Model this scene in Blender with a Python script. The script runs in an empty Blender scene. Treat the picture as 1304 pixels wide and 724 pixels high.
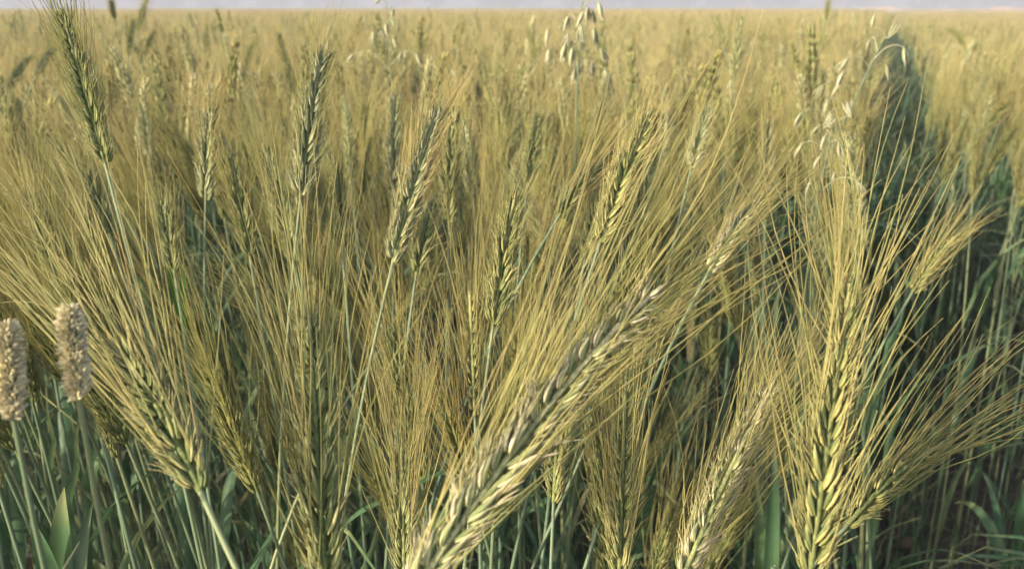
import bpy, math, random
import numpy as np
from mathutils import Vector, Matrix

R = math.radians
scene = bpy.context.scene
col = scene.collection
rng = np.random.default_rng(11)
random.seed(5)

# ------------------------------------------------------------------ camera
CAM_Z = 1.0
PITCH = R(17.3)
FPX = 1129.0                      # focal length in pixels of a 1304 wide picture
cam_d = bpy.data.cameras.new("camera")
cam = bpy.data.objects.new("camera", cam_d)
col.objects.link(cam)
cam.location = (0, 0, CAM_Z)
cam.rotation_euler = (math.pi / 2 - PITCH, 0, 0)
cam_d.sensor_width = 36.0
cam_d.lens = 36.0 * FPX / 1304.0
cam_d.clip_start = 0.01
cam_d.clip_end = 3000
cam_d.dof.use_dof = True
cam_d.dof.focus_distance = 0.37
cam_d.dof.aperture_fstop = 18.0
scene.camera = cam

# ------------------------------------------------------------------ sky, sun, exposure
SUN_EL, SUN_AZ = R(25), R(-122)    # azimuth from +Y towards +X: the sun stands to the left
w = bpy.data.worlds.new("World")
scene.world = w
w.use_nodes = True
nt = w.node_tree
bg = nt.nodes["Background"]
sky = nt.nodes.new("ShaderNodeTexSky")
sky.sky_type = 'NISHITA'
sky.sun_disc = False
sky.sun_elevation = SUN_EL
sky.sun_rotation = SUN_AZ
sky.dust_density = 3.0
sky.air_density = 1.2
nt.links.new(sky.outputs[0], bg.inputs[0])
bg.inputs[1].default_value = 0.15
sun_d = bpy.data.lights.new("sun", 'SUN')
sun_d.energy = 3.5
sun_d.angle = R(0.5)
sun_d.color = (1.0, 0.91, 0.73)
sun = bpy.data.objects.new("sun", sun_d)
col.objects.link(sun)
sdir = Vector((math.sin(SUN_AZ) * math.cos(SUN_EL), math.cos(SUN_AZ) * math.cos(SUN_EL), math.sin(SUN_EL)))
sun.rotation_euler = sdir.to_track_quat('Z', 'Y').to_euler()
sun.location = sdir * 50

vs = scene.view_settings
vs.view_transform = 'Standard'
vs.look = 'None'
vs.exposure = 1.62
vs.gamma = 1.0
scene.render.engine = 'CYCLES'
scene.cycles.max_bounces = 6
scene.cycles.diffuse_bounces = 3
scene.cycles.transmission_bounces = 4
scene.cycles.volume_bounces = 0
scene.cycles.use_denoising = True


# ------------------------------------------------------------------ materials
def new_mat(name):
    m = bpy.data.materials.new(name)
    m.use_nodes = True
    m.node_tree.nodes.clear()
    return m


def plant_mat(name, ramp, tip, tip_pos=(0.6, 1.0), tip_amt=0.6, transl=0.3, rough=0.55, noise_scale=180.0, noise_amt=0.35, spec=0.3, own=0.55, stretch=1.0):
    """ramp: colours along a random value; tip: colour blended in along the piece; fine mottling in object space"""
    m = new_mat(name)
    n, l = m.node_tree.nodes, m.node_tree.links
    out = n.new("ShaderNodeOutputMaterial")
    oi = n.new("ShaderNodeObjectInfo")
    ar = n.new("ShaderNodeAttribute"); ar.attribute_name = "rnd"
    at_ = n.new("ShaderNodeAttribute"); at_.attribute_name = "along"
    add = n.new("ShaderNodeMath"); add.operation = 'MULTIPLY_ADD'
    l.new(oi.outputs["Random"], add.inputs[0]); add.inputs[1].default_value = own
    mul = n.new("ShaderNodeMath"); mul.operation = 'MULTIPLY'
    l.new(ar.outputs["Fac"], mul.inputs[0]); mul.inputs[1].default_value = 1 - own
    l.new(mul.outputs[0], add.inputs[2])
    cr = n.new("ShaderNodeValToRGB")
    els = cr.color_ramp.elements
    while len(els) < len(ramp):
        els.new(0.5)
    for e, (p, c) in zip(els, ramp):
        e.position = p; e.color = (*c, 1)
    l.new(add.outputs[0], cr.inputs[0])
    mr = n.new("ShaderNodeMapRange")
    l.new(at_.outputs["Fac"], mr.inputs[0])
    mr.inputs[1].default_value, mr.inputs[2].default_value = tip_pos
    mr.inputs[3].default_value, mr.inputs[4].default_value = 0, tip_amt
    mx = n.new("ShaderNodeMix"); mx.data_type = 'RGBA'
    l.new(mr.outputs[0], mx.inputs[0]); l.new(cr.outputs[0], mx.inputs[6]); mx.inputs[7].default_value = (*tip, 1)
    tc = n.new("ShaderNodeTexCoord")
    no = n.new("ShaderNodeTexNoise"); no.inputs["Scale"].default_value = noise_scale; no.inputs["Detail"].default_value = 3
    mp = n.new("ShaderNodeMapping"); mp.inputs["Scale"].default_value = (1, 1, stretch)
    l.new(tc.outputs["Object"], mp.inputs[0]); l.new(mp.outputs[0], no.inputs[0])
    mv = n.new("ShaderNodeMapRange"); l.new(no.outputs[0], mv.inputs[0])
    mv.inputs[1].default_value, mv.inputs[2].default_value = 0.25, 0.75
    mv.inputs[3].default_value, mv.inputs[4].default_value = 1 - noise_amt, 1 + noise_amt
    hv = n.new("ShaderNodeHueSaturation"); l.new(mv.outputs[0], hv.inputs["Value"]); l.new(mx.outputs[2], hv.inputs["Color"])
    p = n.new("ShaderNodeBsdfPrincipled")
    l.new(hv.outputs[0], p.inputs["Base Color"])
    p.inputs["Roughness"].default_value = rough
    p.inputs["Specular IOR Level"].default_value = spec
    tr = n.new("ShaderNodeBsdfTranslucent"); l.new(hv.outputs[0], tr.inputs[0])
    ms = n.new("ShaderNodeMixShader"); ms.inputs[0].default_value = transl
    l.new(p.outputs[0], ms.inputs[1]); l.new(tr.outputs[0], ms.inputs[2]); l.new(ms.outputs[0], out.inputs[0])
    return m


M_AWN = plant_mat("awn_straw", [(0.0, (0.24, 0.27, 0.09)), (0.3, (0.38, 0.36, 0.125)), (0.65, (0.49, 0.43, 0.16)), (0.85, (0.53, 0.43, 0.175)), (1.0, (0.51, 0.35, 0.17))],
                  (0.54, 0.42, 0.20), (0.5, 1.0), 0.45, 0.50, 0.5, 60, 0.25, 0.3)
M_AWN_PALE = plant_mat("awn_pale", [(0.0, (0.40, 0.40, 0.16)), (0.4, (0.53, 0.47, 0.20)), (0.8, (0.61, 0.50, 0.24)), (1.0, (0.57, 0.42, 0.22))],
                       (0.60, 0.47, 0.26), (0.5, 1.0), 0.45, 0.50, 0.5, 60, 0.2, 0.3)  # tan awns of the massed crop, with haze glow put into the colour
EARS = dict(own=0.25, stretch=0.22)
M_EAR = plant_mat("ear_green", [(0.0, (0.105, 0.135, 0.045)), (0.45, (0.165, 0.185, 0.06)), (0.6, (0.23, 0.23, 0.08)), (1.0, (0.30, 0.26, 0.11))],
                  (0.42, 0.37, 0.19), (0.55, 1.0), 0.6, 0.12, 0.65, 900, 0.55, 0.15, **EARS)
M_EAR_PALE = plant_mat("ear_pale", [(0.0, (0.17, 0.20, 0.075)), (0.42, (0.27, 0.28, 0.115)), (0.58, (0.45, 0.41, 0.205)), (0.85, (0.57, 0.48, 0.285)), (1.0, (0.47, 0.34, 0.22))],
                       (0.54, 0.45, 0.27), (0.45, 1.0), 0.65, 0.12, 0.65, 900, 0.55, 0.15, **EARS)
M_EAR_GREY = plant_mat("ear_glaucous", [(0.0, (0.15, 0.175, 0.075)), (0.45, (0.22, 0.235, 0.10)), (0.65, (0.32, 0.31, 0.155)), (1.0, (0.43, 0.39, 0.215))],
                       (0.44, 0.41, 0.24), (0.6, 1.0), 0.55, 0.12, 0.65, 900, 0.5, 0.15, **EARS)
M_EAR_GOLD = plant_mat("ear_yellow", [(0.0, (0.11, 0.14, 0.05)), (0.45, (0.17, 0.18, 0.06)), (0.65, (0.27, 0.25, 0.085)), (1.0, (0.40, 0.33, 0.12))],
                       (0.48, 0.41, 0.18), (0.55, 1.0), 0.6, 0.15, 0.6, 900, 0.5, 0.15, **EARS)
M_STEM = plant_mat("stem_glaucous", [(0.0, (0.075, 0.13, 0.088)), (0.5, (0.115, 0.165, 0.095)), (1.0, (0.22, 0.22, 0.09))],
                   (0.17, 0.20, 0.10), (0.7, 1.0), 0.6, 0.05, 0.5, 40, 0.3, 0.3, stretch=0.15)
M_LEAF = plant_mat("leaf_green", [(0.0, (0.045, 0.10, 0.045)), (0.5, (0.07, 0.13, 0.055)), (0.8, (0.11, 0.15, 0.06)), (0.93, (0.24, 0.22, 0.10)), (1.0, (0.36, 0.29, 0.15))],
                   (0.30, 0.26, 0.12), (0.6, 1.0), 0.75, 0.35, 0.5, 90, 0.5, 0.3, stretch=0.25)
M_LEAF_BRIGHT = plant_mat("leaf_bright", [(0.0, (0.07, 0.17, 0.02)), (1.0, (0.09, 0.20, 0.03))],
                          (0.16, 0.24, 0.05), (0.7, 1.0), 0.4, 0.4, 0.45, 50, 0.2)
M_LEAF_DRY = plant_mat("leaf_dry", [(0.0, (0.28, 0.24, 0.12)), (1.0, (0.38, 0.30, 0.16))],
                       (0.34, 0.24, 0.13), (0.5, 1.0), 0.5, 0.3, 0.6, 50, 0.3)
M_OAT = plant_mat("oat_husk", [(0.0, (0.26, 0.29, 0.14)), (0.6, (0.38, 0.37, 0.21)), (1.0, (0.50, 0.46, 0.30))],
                  (0.62, 0.56, 0.42), (0.4, 1.0), 0.5, 0.3, 0.5, 120, 0.25)
M_SEED = plant_mat("seed_head", [(0.0, (0.24, 0.24, 0.09)), (0.3, (0.56, 0.50, 0.26)), (1.0, (0.78, 0.68, 0.43))],
                   (0.66, 0.56, 0.38), (0.4, 1.0), 0.7, 0.25, 0.6, 300, 0.3)


def soil_mat():
    m = new_mat("soil")
    n, l = m.node_tree.nodes, m.node_tree.links
    out = n.new("ShaderNodeOutputMaterial"); p = n.new("ShaderNodeBsdfPrincipled")
    tc = n.new("ShaderNodeTexCoord")
    a = n.new("ShaderNodeTexNoise"); a.inputs["Scale"].default_value = 6; a.inputs["Detail"].default_value = 8
    l.new(tc.outputs["Object"], a.inputs[0])
    cr = n.new("ShaderNodeValToRGB")
    cr.color_ramp.elements[0].position = 0.3; cr.color_ramp.elements[0].color = (0.028, 0.019, 0.013, 1)
    cr.color_ramp.elements[1].position = 0.75; cr.color_ramp.elements[1].color = (0.075, 0.050, 0.033, 1)
    l.new(a.outputs[0], cr.inputs[0]); l.new(cr.outputs[0], p.inputs["Base Color"])
    p.inputs["Roughness"].default_value = 0.95
    b = n.new("ShaderNodeTexNoise"); b.inputs["Scale"].default_value = 45; b.inputs["Detail"].default_value = 6
    l.new(tc.outputs["Object"], b.inputs[0])
    bu = n.new("ShaderNodeBump"); bu.inputs["Strength"].default_value = 0.8; bu.inputs["Distance"].default_value = 0.02
    l.new(b.outputs[0], bu.inputs["Height"]); l.new(bu.outputs[0], p.inputs["Normal"])
    l.new(p.outputs[0], out.inputs[0])
    return m


def plain_mat(name, c0, c1, scale, rough=0.9):
    m = new_mat(name)
    n, l = m.node_tree.nodes, m.node_tree.links
    out = n.new("ShaderNodeOutputMaterial"); p = n.new("ShaderNodeBsdfPrincipled")
    tc = n.new("ShaderNodeTexCoord")
    a = n.new("ShaderNodeTexNoise"); a.inputs["Scale"].default_value = scale; a.inputs["Detail"].default_value = 6
    l.new(tc.outputs["Object"], a.inputs[0])
    cr = n.new("ShaderNodeValToRGB")
    cr.color_ramp.elements[0].position = 0.3; cr.color_ramp.elements[0].color = (*c0, 1)
    cr.color_ramp.elements[1].position = 0.7; cr.color_ramp.elements[1].color = (*c1, 1)
    l.new(a.outputs[0], cr.inputs[0]); l.new(cr.outputs[0], p.inputs["Base Color"])
    p.inputs["Roughness"].default_value = rough
    l.new(p.outputs[0], out.inputs[0])
    return m


M_SOIL = soil_mat()
M_TREE = plain_mat("far_foliage", (0.045, 0.07, 0.035), (0.10, 0.115, 0.06), 0.6)
M_BARK = plain_mat("bark", (0.09, 0.07, 0.05), (0.14, 0.11, 0.08), 3)
M_BANK = plain_mat("dry_grass", (0.30, 0.20, 0.14), (0.42, 0.30, 0.21), 1.5)
M_CLOD = plain_mat("clod", (0.06, 0.035, 0.022), (0.15, 0.09, 0.055), 30)


# ------------------------------------------------------------------ mesh helpers
def unit(v):
    return v / np.maximum(np.linalg.norm(v, axis=-1, keepdims=True), 1e-12)


class MB:
    def __init__(self):
        self.v, self.f, self.m, self.t, self.r, self.n = [], [], [], [], [], 0

    def add(self, verts, faces, along, rnd, mat=0):
        verts = np.asarray(verts, float).reshape(-1, 3)
        k = len(verts)
        self.v.append(verts)
        self.t.append(np.broadcast_to(along, (k,)))
        self.r.append(np.broadcast_to(rnd, (k,)))
        self.f.append((np.asarray(faces) + self.n, mat))
        self.n += k

    def merge(self, other, M=None, matmap=None):
        v = np.concatenate(other.v)
        if M is not None:
            v = v @ np.asarray(M)[:3, :3].T + np.asarray(M)[:3, 3]
        for f, mt in other.f:
            self.f.append((f + self.n, mt if matmap is None else matmap))
        self.v.append(v); self.t.append(np.concatenate(other.t)); self.r.append(np.concatenate(other.r))
        self.n += len(v)

    def mesh(self, name, mats):
        me = bpy.data.meshes.new(name)
        V = np.concatenate(self.v)
        loops, starts, midx, cur = [], [], [], 0
        for f, mt in self.f:
            k = f.shape[1]
            loops.append(f.reshape(-1))
            starts.append(cur + np.arange(len(f)) * k)
            midx.append(np.full(len(f), mt))
            cur += f.size
        loops, starts, midx = np.concatenate(loops), np.concatenate(starts), np.concatenate(midx)
        me.vertices.add(len(V)); me.vertices.foreach_set("co", V.astype(np.float32).ravel())
        me.loops.add(len(loops)); me.loops.foreach_set("vertex_index", loops.astype(np.int32))
        me.polygons.add(len(starts)); me.polygons.foreach_set("loop_start", starts.astype(np.int32))
        for m in mats:
            me.materials.append(m)
        me.polygons.foreach_set("material_index", midx.astype(np.int32))
        me.update(calc_edges=True)
        me.polygons.foreach_set("use_smooth", np.ones(len(starts), bool))
        a = me.attributes.new("along", 'FLOAT', 'POINT'); a.data.foreach_set("value", np.concatenate(self.t).astype(np.float32))
        a = me.attributes.new("rnd", 'FLOAT', 'POINT'); a.data.foreach_set("value", np.concatenate(self.r).astype(np.float32))
        return me


def tubes(P, rad, sides=3, ref=(0.31, 0.86, 0.4)):
    """P (A,S,3) centre lines, rad (S,) or (A,S)"""
    P = np.asarray(P, float)
    A, S, _ = P.shape
    T = unit(np.gradient(P, axis=1))
    U = unit(np.cross(T, np.asarray(ref)))
    W = np.cross(T, U)
    a = np.arange(sides) * 2 * math.pi / sides
    rad = np.broadcast_to(rad, (A, S))
    V = P[:, :, None] + rad[:, :, None, None] * (np.cos(a)[None, None, :, None] * U[:, :, None] + np.sin(a)[None, None, :, None] * W[:, :, None])
    i = np.arange(S - 1)[:, None]; j = np.arange(sides)[None]
    q = np.stack([i * sides + j, i * sides + (j + 1) % sides, (i + 1) * sides + (j + 1) % sides, (i + 1) * sides + j], -1).reshape(-1, 4)
    F = (np.arange(A)[:, None, None] * S * sides + q[None]).reshape(-1, 4)
    along = np.broadcast_to(np.linspace(0, 1, S)[None, :, None], (A, S, sides)).reshape(-1)
    return V.reshape(-1, 3), F, along


def drop(L, wx, wy, sides, rings, bow=0.0, ox=0.0, oy=0.0, fan=0.0, fanx=0.0, peak=0.42):
    """a pointed husk along +z, returned as verts, quads, along"""
    ts = np.linspace(0, 1, rings)
    prof = np.where(ts < peak, np.sin(ts / peak * math.pi / 2) * 0.75 + 0.25, np.cos((ts - peak) / (1 - peak) * math.pi / 2) ** 0.85)
    prof[-1] = 0.04
    a = np.arange(sides) * 2 * math.pi / sides
    x = wx * prof[:, None] * np.cos(a)[None] + bow * np.sin(ts * math.pi)[:, None]
    y = wy * prof[:, None] * np.sin(a)[None]
    z = np.broadcast_to((ts * L)[:, None], x.shape)
    V = np.stack([x, y, z], -1)
    c, s = math.cos(fan), math.sin(fan)
    V = V @ np.array([[1, 0, 0], [0, c, s], [0, -s, c]]).T
    c, s = math.cos(fanx), math.sin(fanx)
    V = V @ np.array([[c, 0, s], [0, 1, 0], [-s, 0, c]]).T
    V = V + np.array([ox, oy, 0])
    i = np.arange(rings - 1)[:, None]; j = np.arange(sides)[None]
    F = np.stack([i * sides + j, i * sides + (j + 1) % sides, (i + 1) * sides + (j + 1) % sides, (i + 1) * sides + j], -1).reshape(-1, 4)
    return V.reshape(-1, 3), F, np.broadcast_to(ts[:, None], x.shape).reshape(-1)


def spikelet_mb(sides, rings, g, full=True):
    """glumes and florets packed close, with beaks and bristles"""
    mb = MB()
    L = 0.0112
    for s, k in ((1, 1.0), (-1, 1.0), (0, 1.1)):
        v, f, t = drop(L * k * g.uniform(.88, 1.1), 0.00090, 0.00108, sides, rings, 0.0006, -0.0004 if s else 0.0006, s * 0.0012, s * 0.12 + g.normal(0, .06), (-0.02 if s else 0.10) + g.normal(0, .05), .36)
        mb.add(v, f, t, g.uniform(0, .5))
    if full:
        for s in (1, -1):                      # outer glumes with a sharp keel
            v, f, t = drop(L * g.uniform(.7, .9), 0.00066, 0.0007, sides, rings, 0.0006, 0.0003, s * 0.0019, s * 0.09 + g.normal(0, .05), 0.05, .28)
            mb.add(v, f, t, g.uniform(.5, 1))
            v, f, t = drop(L * g.uniform(.55, .8), 0.00055, 0.0007, sides, rings, 0.0005, 0.0013, s * 0.0010, s * 0.07, 0.17 + g.normal(0, .05), .28)
            mb.add(v, f, t, g.uniform(.35, .95))
    k = 12 if full else 4                       # beaks and bristles
    st = np.stack([g.uniform(-.0002, .0018, k), g.uniform(-.0030, .0030, k), g.uniform(.003, .0095, k)], -1)
    d = unit(np.stack([g.uniform(.0, .45, k), st[:, 1] * 110 + g.normal(0, .1, k), np.ones(k)], -1))
    A = st[:, None] + d[:, None] * np.linspace(0, 1, 3)[None, :, None] * g.uniform(.004, .010, (k, 1, 1))
    v, f, t = tubes(A, np.array([.00028, .00022, .00008]), 3)
    mb.add(v, f, t * .5 + .5, np.repeat(g.uniform(.4, 1, k), 9))
    return mb


def curve_eval(P, s):
    """points and tangents of polyline P at fractions s"""
    d = np.r_[0, np.cumsum(np.linalg.norm(np.diff(P, axis=0), axis=1))]
    s = np.asarray(s) * d[-1]
    pos = np.stack([np.interp(s, d, P[:, k]) for k in range(3)], -1)
    e = d[-1] * 0.02
    p2 = np.stack([np.interp(s + e, d, P[:, k]) for k in range(3)], -1)
    p1 = np.stack([np.interp(s - e, d, P[:, k]) for k in range(3)], -1)
    return pos, unit(p2 - p1)


def ear_layout(P, n, roll, g, size=1.0, awn_len=0.095, awn_seg=5, spread=1.0, central=0.35, per=(1, -1), face=None):
    """frames of the spikelets on ear centre line P, and the awn lines"""
    s = (np.arange(n) + 0.2) / (n + 0.3)
    pos, T = curve_eval(P, s)
    mats, starts, dirs, lens = [], [], [], []
    if face is None:
        ref = np.array([math.cos(roll), math.sin(roll), 0.05])
    else:
        ref = np.asarray(face, float)
    for i in range(n):
        t = T[i]
        N = unit(ref - t * ref.dot(t))
        side = 1 if i % 2 else -1
        last = i == n - 1
        B = np.cross(t, N)
        out = N * side + B * g.normal(0, .12)
        tilt = 0.0 if last else R(19 - 6 * s[i]) * g.uniform(.7, 1.35)
        z = unit(t * math.cos(tilt) + unit(out) * math.sin(tilt) + g.normal(0, .05, 3))
        y = unit(np.cross(z, out)); x = np.cross(y, z)
        ra = g.normal(0, .38)
        x, y = x * math.cos(ra) + y * math.sin(ra), y * math.cos(ra) - x * math.sin(ra)
        k = size * (0.72 + 0.33 * math.sin(min(1, s[i] * 1.25 + .12) * math.pi)) * g.uniform(.86, 1.14)
        M = np.eye(4)
        M[:3, 0], M[:3, 1], M[:3, 2] = x * k, y * k, z * k
        M[:3, 3] = pos[i] + (0 if last else 1) * out * 0.0011
        mats.append(M)
        for f in list(per) + ([0] if g.uniform() < central else []):
            a0 = M @ np.array([0.0009, f * 0.0022, 0.0085, 1.0])
            o = (0.0 if last else 1.0) * unit(out) * g.uniform(.05, .30) * spread
            d = unit(t + o + y * f * g.uniform(.06, .24) * spread + g.normal(0, .05, 3) * spread)
            starts.append(a0[:3]); dirs.append(d)
            lens.append(awn_len * (g.uniform(.62, 1.15) if g.uniform() < .9 else g.uniform(.25, .6)) * (0.8 + 0.2 * math.sin(s[i] * math.pi)))
    starts, dirs, lens = np.array(starts), np.array(dirs), np.array(lens)
    u = np.linspace(0, 1, awn_seg)[None, :, None]
    bend = g.normal(0, .06, (len(starts), 1, 3))
    A = starts[:, None] + (dirs[:, None] * u + bend * u ** 2 + g.normal(0, .032, (len(starts), 1, 3)) * np.sin(u * math.pi)) * lens[:, None, None]
    return mats, A


def ribbon(P, width, side, fold=0.25, mb=None, rnd=0.5, mat=0, twist=0.0):
    """leaf blade: centre line P (S,3), width (S,), side vector"""
    S = len(P)
    T = unit(np.gradient(P, axis=0))
    side = np.asarray(side, float)
    sv = unit(side[None] - T * (T @ side)[:, None])
    up = np.cross(sv, T)
    a = np.linspace(0, twist, S)[:, None]
    sv2 = sv * np.cos(a) + up * np.sin(a)
    up2 = np.cross(sv2, T)
    wd = np.asarray(width)[:, None] / 2
    V = np.stack([P + sv2 * wd + up2 * wd * fold, P + sv2 * wd * .5 + up2 * wd * fold * .35, P, P - sv2 * wd * .5 + up2 * wd * fold * .35, P - sv2 * wd + up2 * wd * fold], 1)
    i = np.arange(S - 1)[:, None]; j = np.arange(4)[None]
    F = np.stack([i * 5 + j, i * 5 + j + 1, (i + 1) * 5 + j + 1, (i + 1) * 5 + j], -1).reshape(-1, 4)
    mb.add(V.reshape(-1, 3), F, np.repeat(np.linspace(0, 1, S), 5), rnd, mat)


def leaf_line(base, az, length, rise, droop, S=9):
    """blade that rises at angle `rise` from the horizontal and droops along its length"""
    P = [np.array(base, float)]
    h = np.array([math.cos(az), math.sin(az), 0])
    for k in range(S - 1):
        u = (k + .5) / (S - 1)
        a = rise - droop * u ** 1.4
        P.append(P[-1] + (h * math.cos(a) + np.array([0, 0, 1]) * math.sin(a)) * length / (S - 1))
    return np.array(P)


def leaf_width(w_, S=9):
    u = np.linspace(0, 1, S)
    return w_ * np.clip(np.minimum(1, .55 + 3 * u) * (1 - u ** 2.2), 0.02, 1)


def leaf_mb(base, az, length, w_, rise, droop, g, S=9):
    mb = MB()
    P = leaf_line(base, az, length, rise, droop, S)
    P[:, :2] += g.normal(0, .004, (S, 2)) * np.linspace(0, 1, S)[:, None]
    ribbon(P, leaf_width(w_, S), (-math.sin(az), math.cos(az), 0), 0.3, mb, g.uniform(0, 1), 0, g.normal(0, .9))
    return mb


def stem_mb(P, r0, r1, sides, g, knots=True):
    mb = MB()
    S = len(P)
    rad = np.linspace(r0, r1, S)
    if knots:
        for k in (int(S * .35), int(S * .62)):
            rad[k] *= 1.6
    v, f, t = tubes(P[None], rad, sides)
    mb.add(v, f, t, g.uniform(0, 1))
    return mb


# ------------------------------------------------------------------ object helpers
def link(name, data, parent=None, kind=None, label=None):
    o = bpy.data.objects.new(name, data)
    col.objects.link(o)
    if parent is not None:
        o.parent = parent
    if kind:
        o["kind"] = kind
    if label:
        o["label"] = label
    return o


def thing(name, loc, label, cat, group=None):
    o = bpy.data.objects.new(name, None)
    o.empty_display_size = 0.05
    col.objects.link(o)
    o.location = loc
    o["label"] = label; o["category"] = cat
    if group:
        o["group"] = group
    return o


def copy_tree(o, parent=None):
    c = o.copy(); col.objects.link(c)
    if parent is not None:
        c.parent = parent
    for ch in o.children:
        copy_tree(ch, c)
    return c


def at(px, py, d):
    """the world point d metres from the camera that stands at this spot of the photograph"""
    v = np.array([(px - 652) / FPX, (362 - py) / FPX, -1.0])
    v = v / np.linalg.norm(v) * d
    a = math.pi / 2 - PITCH
    return np.array([v[0], math.cos(a) * v[1] - math.sin(a) * v[2], math.sin(a) * v[1] + math.cos(a) * v[2] + CAM_Z])


def to_px(p):
    a = math.pi / 2 - PITCH
    x, y, z = p[0], p[1], p[2] - CAM_Z
    cy = math.cos(a) * y + math.sin(a) * z
    cz = -math.sin(a) * y + math.cos(a) * z
    return 652 + FPX * x / -cz, 362 - FPX * cy / -cz


# the path runs through the field to the right: lateral coordinate u = x - PATH_T * y
PATH_T = 0.404
PATH_L, PATH_R = 0.005, 0.105


def edge_r(y):
    return PATH_R + .03 * min(max((y - 1.5) / 2.0, 0), 1)


def edge_l(y):
    return PATH_L


def on_path(x, y, pad=0.0):
    u = x - PATH_T * y
    return edge_l(y) - pad < u < edge_r(y) + pad


# ------------------------------------------------------------------ the setting
def sheet(name, xs, ys, zf, mat, kind="structure"):
    X, Y = np.meshgrid(xs, ys)
    Z = zf(X, Y)
    mb = MB()
    nx, ny = len(xs), len(ys)
    i = np.arange(ny - 1)[:, None]; j = np.arange(nx - 1)[None]
    F = np.stack([i * nx + j, i * nx + j + 1, (i + 1) * nx + j + 1, (i + 1) * nx + j], -1).reshape(-1, 4)
    mb.add(np.stack([X, Y, Z], -1).reshape(-1, 3), F, 0.5, 0.5)
    return link(name, mb.mesh(name, [mat]), kind=kind)


def spaced(a, b, near, k=1.25):
    out, s, p = [0.0], near, 0.0
    while p < b:
        p += s; s *= k; out.append(p)
    neg, s, p = [], near, 0.0
    while p < a:
        p += s; s *= k; neg.append(-p)
    return np.array(neg[::-1] + out)


def bumps(X, Y):
    near = np.exp(-(X ** 2 + Y ** 2) / 60)
    return near * (0.012 * np.sin(X * 9 + Y * 3.1) + 0.01 * np.sin(Y * 13 - X * 5) + 0.006 * np.sin(X * 31 + Y * 23))


sheet("ground", spaced(900, 900, 0.05, 1.12), spaced(900, 900, 0.05, 1.12), bumps, M_SOIL)
ppath = MB()
ys = np.r_[np.arange(-1, 6, 0.06), np.arange(6, 120, 1.5)]
us = np.linspace(PATH_L - 0.02, PATH_R + 0.02, 9)
Yp, Up = np.meshgrid(ys, us, indexing='ij')
Xp = Up + PATH_T * Yp
Zp = bumps(Xp, Yp) + 0.006 + 0.007 * np.sin(Xp * 47 + Yp * 19) * np.sin(Yp * 37) - 0.012 * np.cos((Up - PATH_L) / (PATH_R - PATH_L) * 6.28) * 0.5
nx = len(us)
i = np.arange(len(ys) - 1)[:, None]; j = np.arange(nx - 1)[None]
ppath.add(np.stack([Xp, Yp, np.maximum(Zp, bumps(Xp, Yp) + .004)], -1).reshape(-1, 3),
          np.stack([i * nx + j, i * nx + j + 1, (i + 1) * nx + j + 1, (i + 1) * nx + j], -1).reshape(-1, 4), .5, .5)
link("path", ppath.mesh("path", [M_SOIL]), kind="structure")

# clods of earth lying along the path
g = np.random.default_rng(3)
cl = MB()
for k in range(420):
    y = g.uniform(.7, 4.5); u = g.uniform(PATH_L - .05, PATH_R + .06); s = g.uniform(.004, .016)
    v, f, t = drop(s * 1.6, s * g.uniform(.7, 1.2), s * g.uniform(.7, 1.2), 6, 5, 0, 0, 0, g.normal(0, .8), g.normal(0, .8))
    v = v + g.normal(0, s * .12, v.shape) + np.array([u + PATH_T * y, y, 0.004])
    cl.add(v, f, t, g.uniform())
link("soil_clods", cl.mesh("soil_clods", [M_CLOD]), kind="stuff", label="loose dark clods of earth scattered along the field path")

# low dry bank beyond the right hand field
g = np.random.default_rng(4)
bx = np.linspace(16, 75, 70); by = np.linspace(-2.5, 2.5, 11)
X, Yb = np.meshgrid(bx, by)
Z = (0.98 + .10 * np.sin(X * 1.7) * np.sin(X * .61)) * np.cos(Yb / 2.5 * math.pi / 2) ** .7 - .02 + g.normal(0, .03, X.shape)
bk = MB(); nx = len(bx)
i = np.arange(len(by) - 1)[:, None]; j = np.arange(nx - 1)[None]
bk.add(np.stack([X, Yb + 46 - .1 * X, Z], -1).reshape(-1, 3), np.stack([i * nx + j, i * nx + j + 1, (i + 1) * nx + j + 1, (i + 1) * nx + j], -1).reshape(-1, 4), .5, .5)
link("terrain_bank", bk.mesh("terrain_bank", [M_BANK]), kind="structure")

# far-off wood beyond the field: trunks and crowns of leaf clumps, one mass
g = np.random.default_rng(6)
wd = MB()
ico_v, ico_f = None, None
for k in range(170):
    x = g.uniform(-230, 260); y = g.uniform(185, 215); h = g.uniform(5, 9.0); cr = g.uniform(2.2, 3.6)
    P = np.array([[x, y, 0], [x + g.normal(0, .2), y, h * .3], [x + g.normal(0, .4), y, h * .7]])
    v, f, t = tubes(P[None], np.array([.3, .22, .08]), 5); wd.add(v, f, t, .5, 1)
    nleaf = 150
    c = unit(g.normal(0, 1, (nleaf, 3))) * (g.uniform(.25, 1, (nleaf, 1)) ** .5) * np.array([cr, cr, h * .42]) + np.array([x, y, h * .55])
    c[:, 2] = np.maximum(c[:, 2], .2)
    a = unit(g.normal(0, 1, (nleaf, 3))); b = unit(np.cross(a, g.normal(0, 1, (nleaf, 3))))
    sz = g.uniform(.35, .8, (nleaf, 1))
    q = np.stack([c - a * sz, c - b * sz * .7, c + a * sz, c + b * sz * .7], 1)
    wd.add(q.reshape(-1, 3), np.arange(nleaf * 4).reshape(-1, 4), .5, .5, 0)
link("far_woods", wd.mesh("far_woods", [M_TREE, M_BARK]), kind="stuff", label="hazy grey line of far trees beyond the wheat field")


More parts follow.
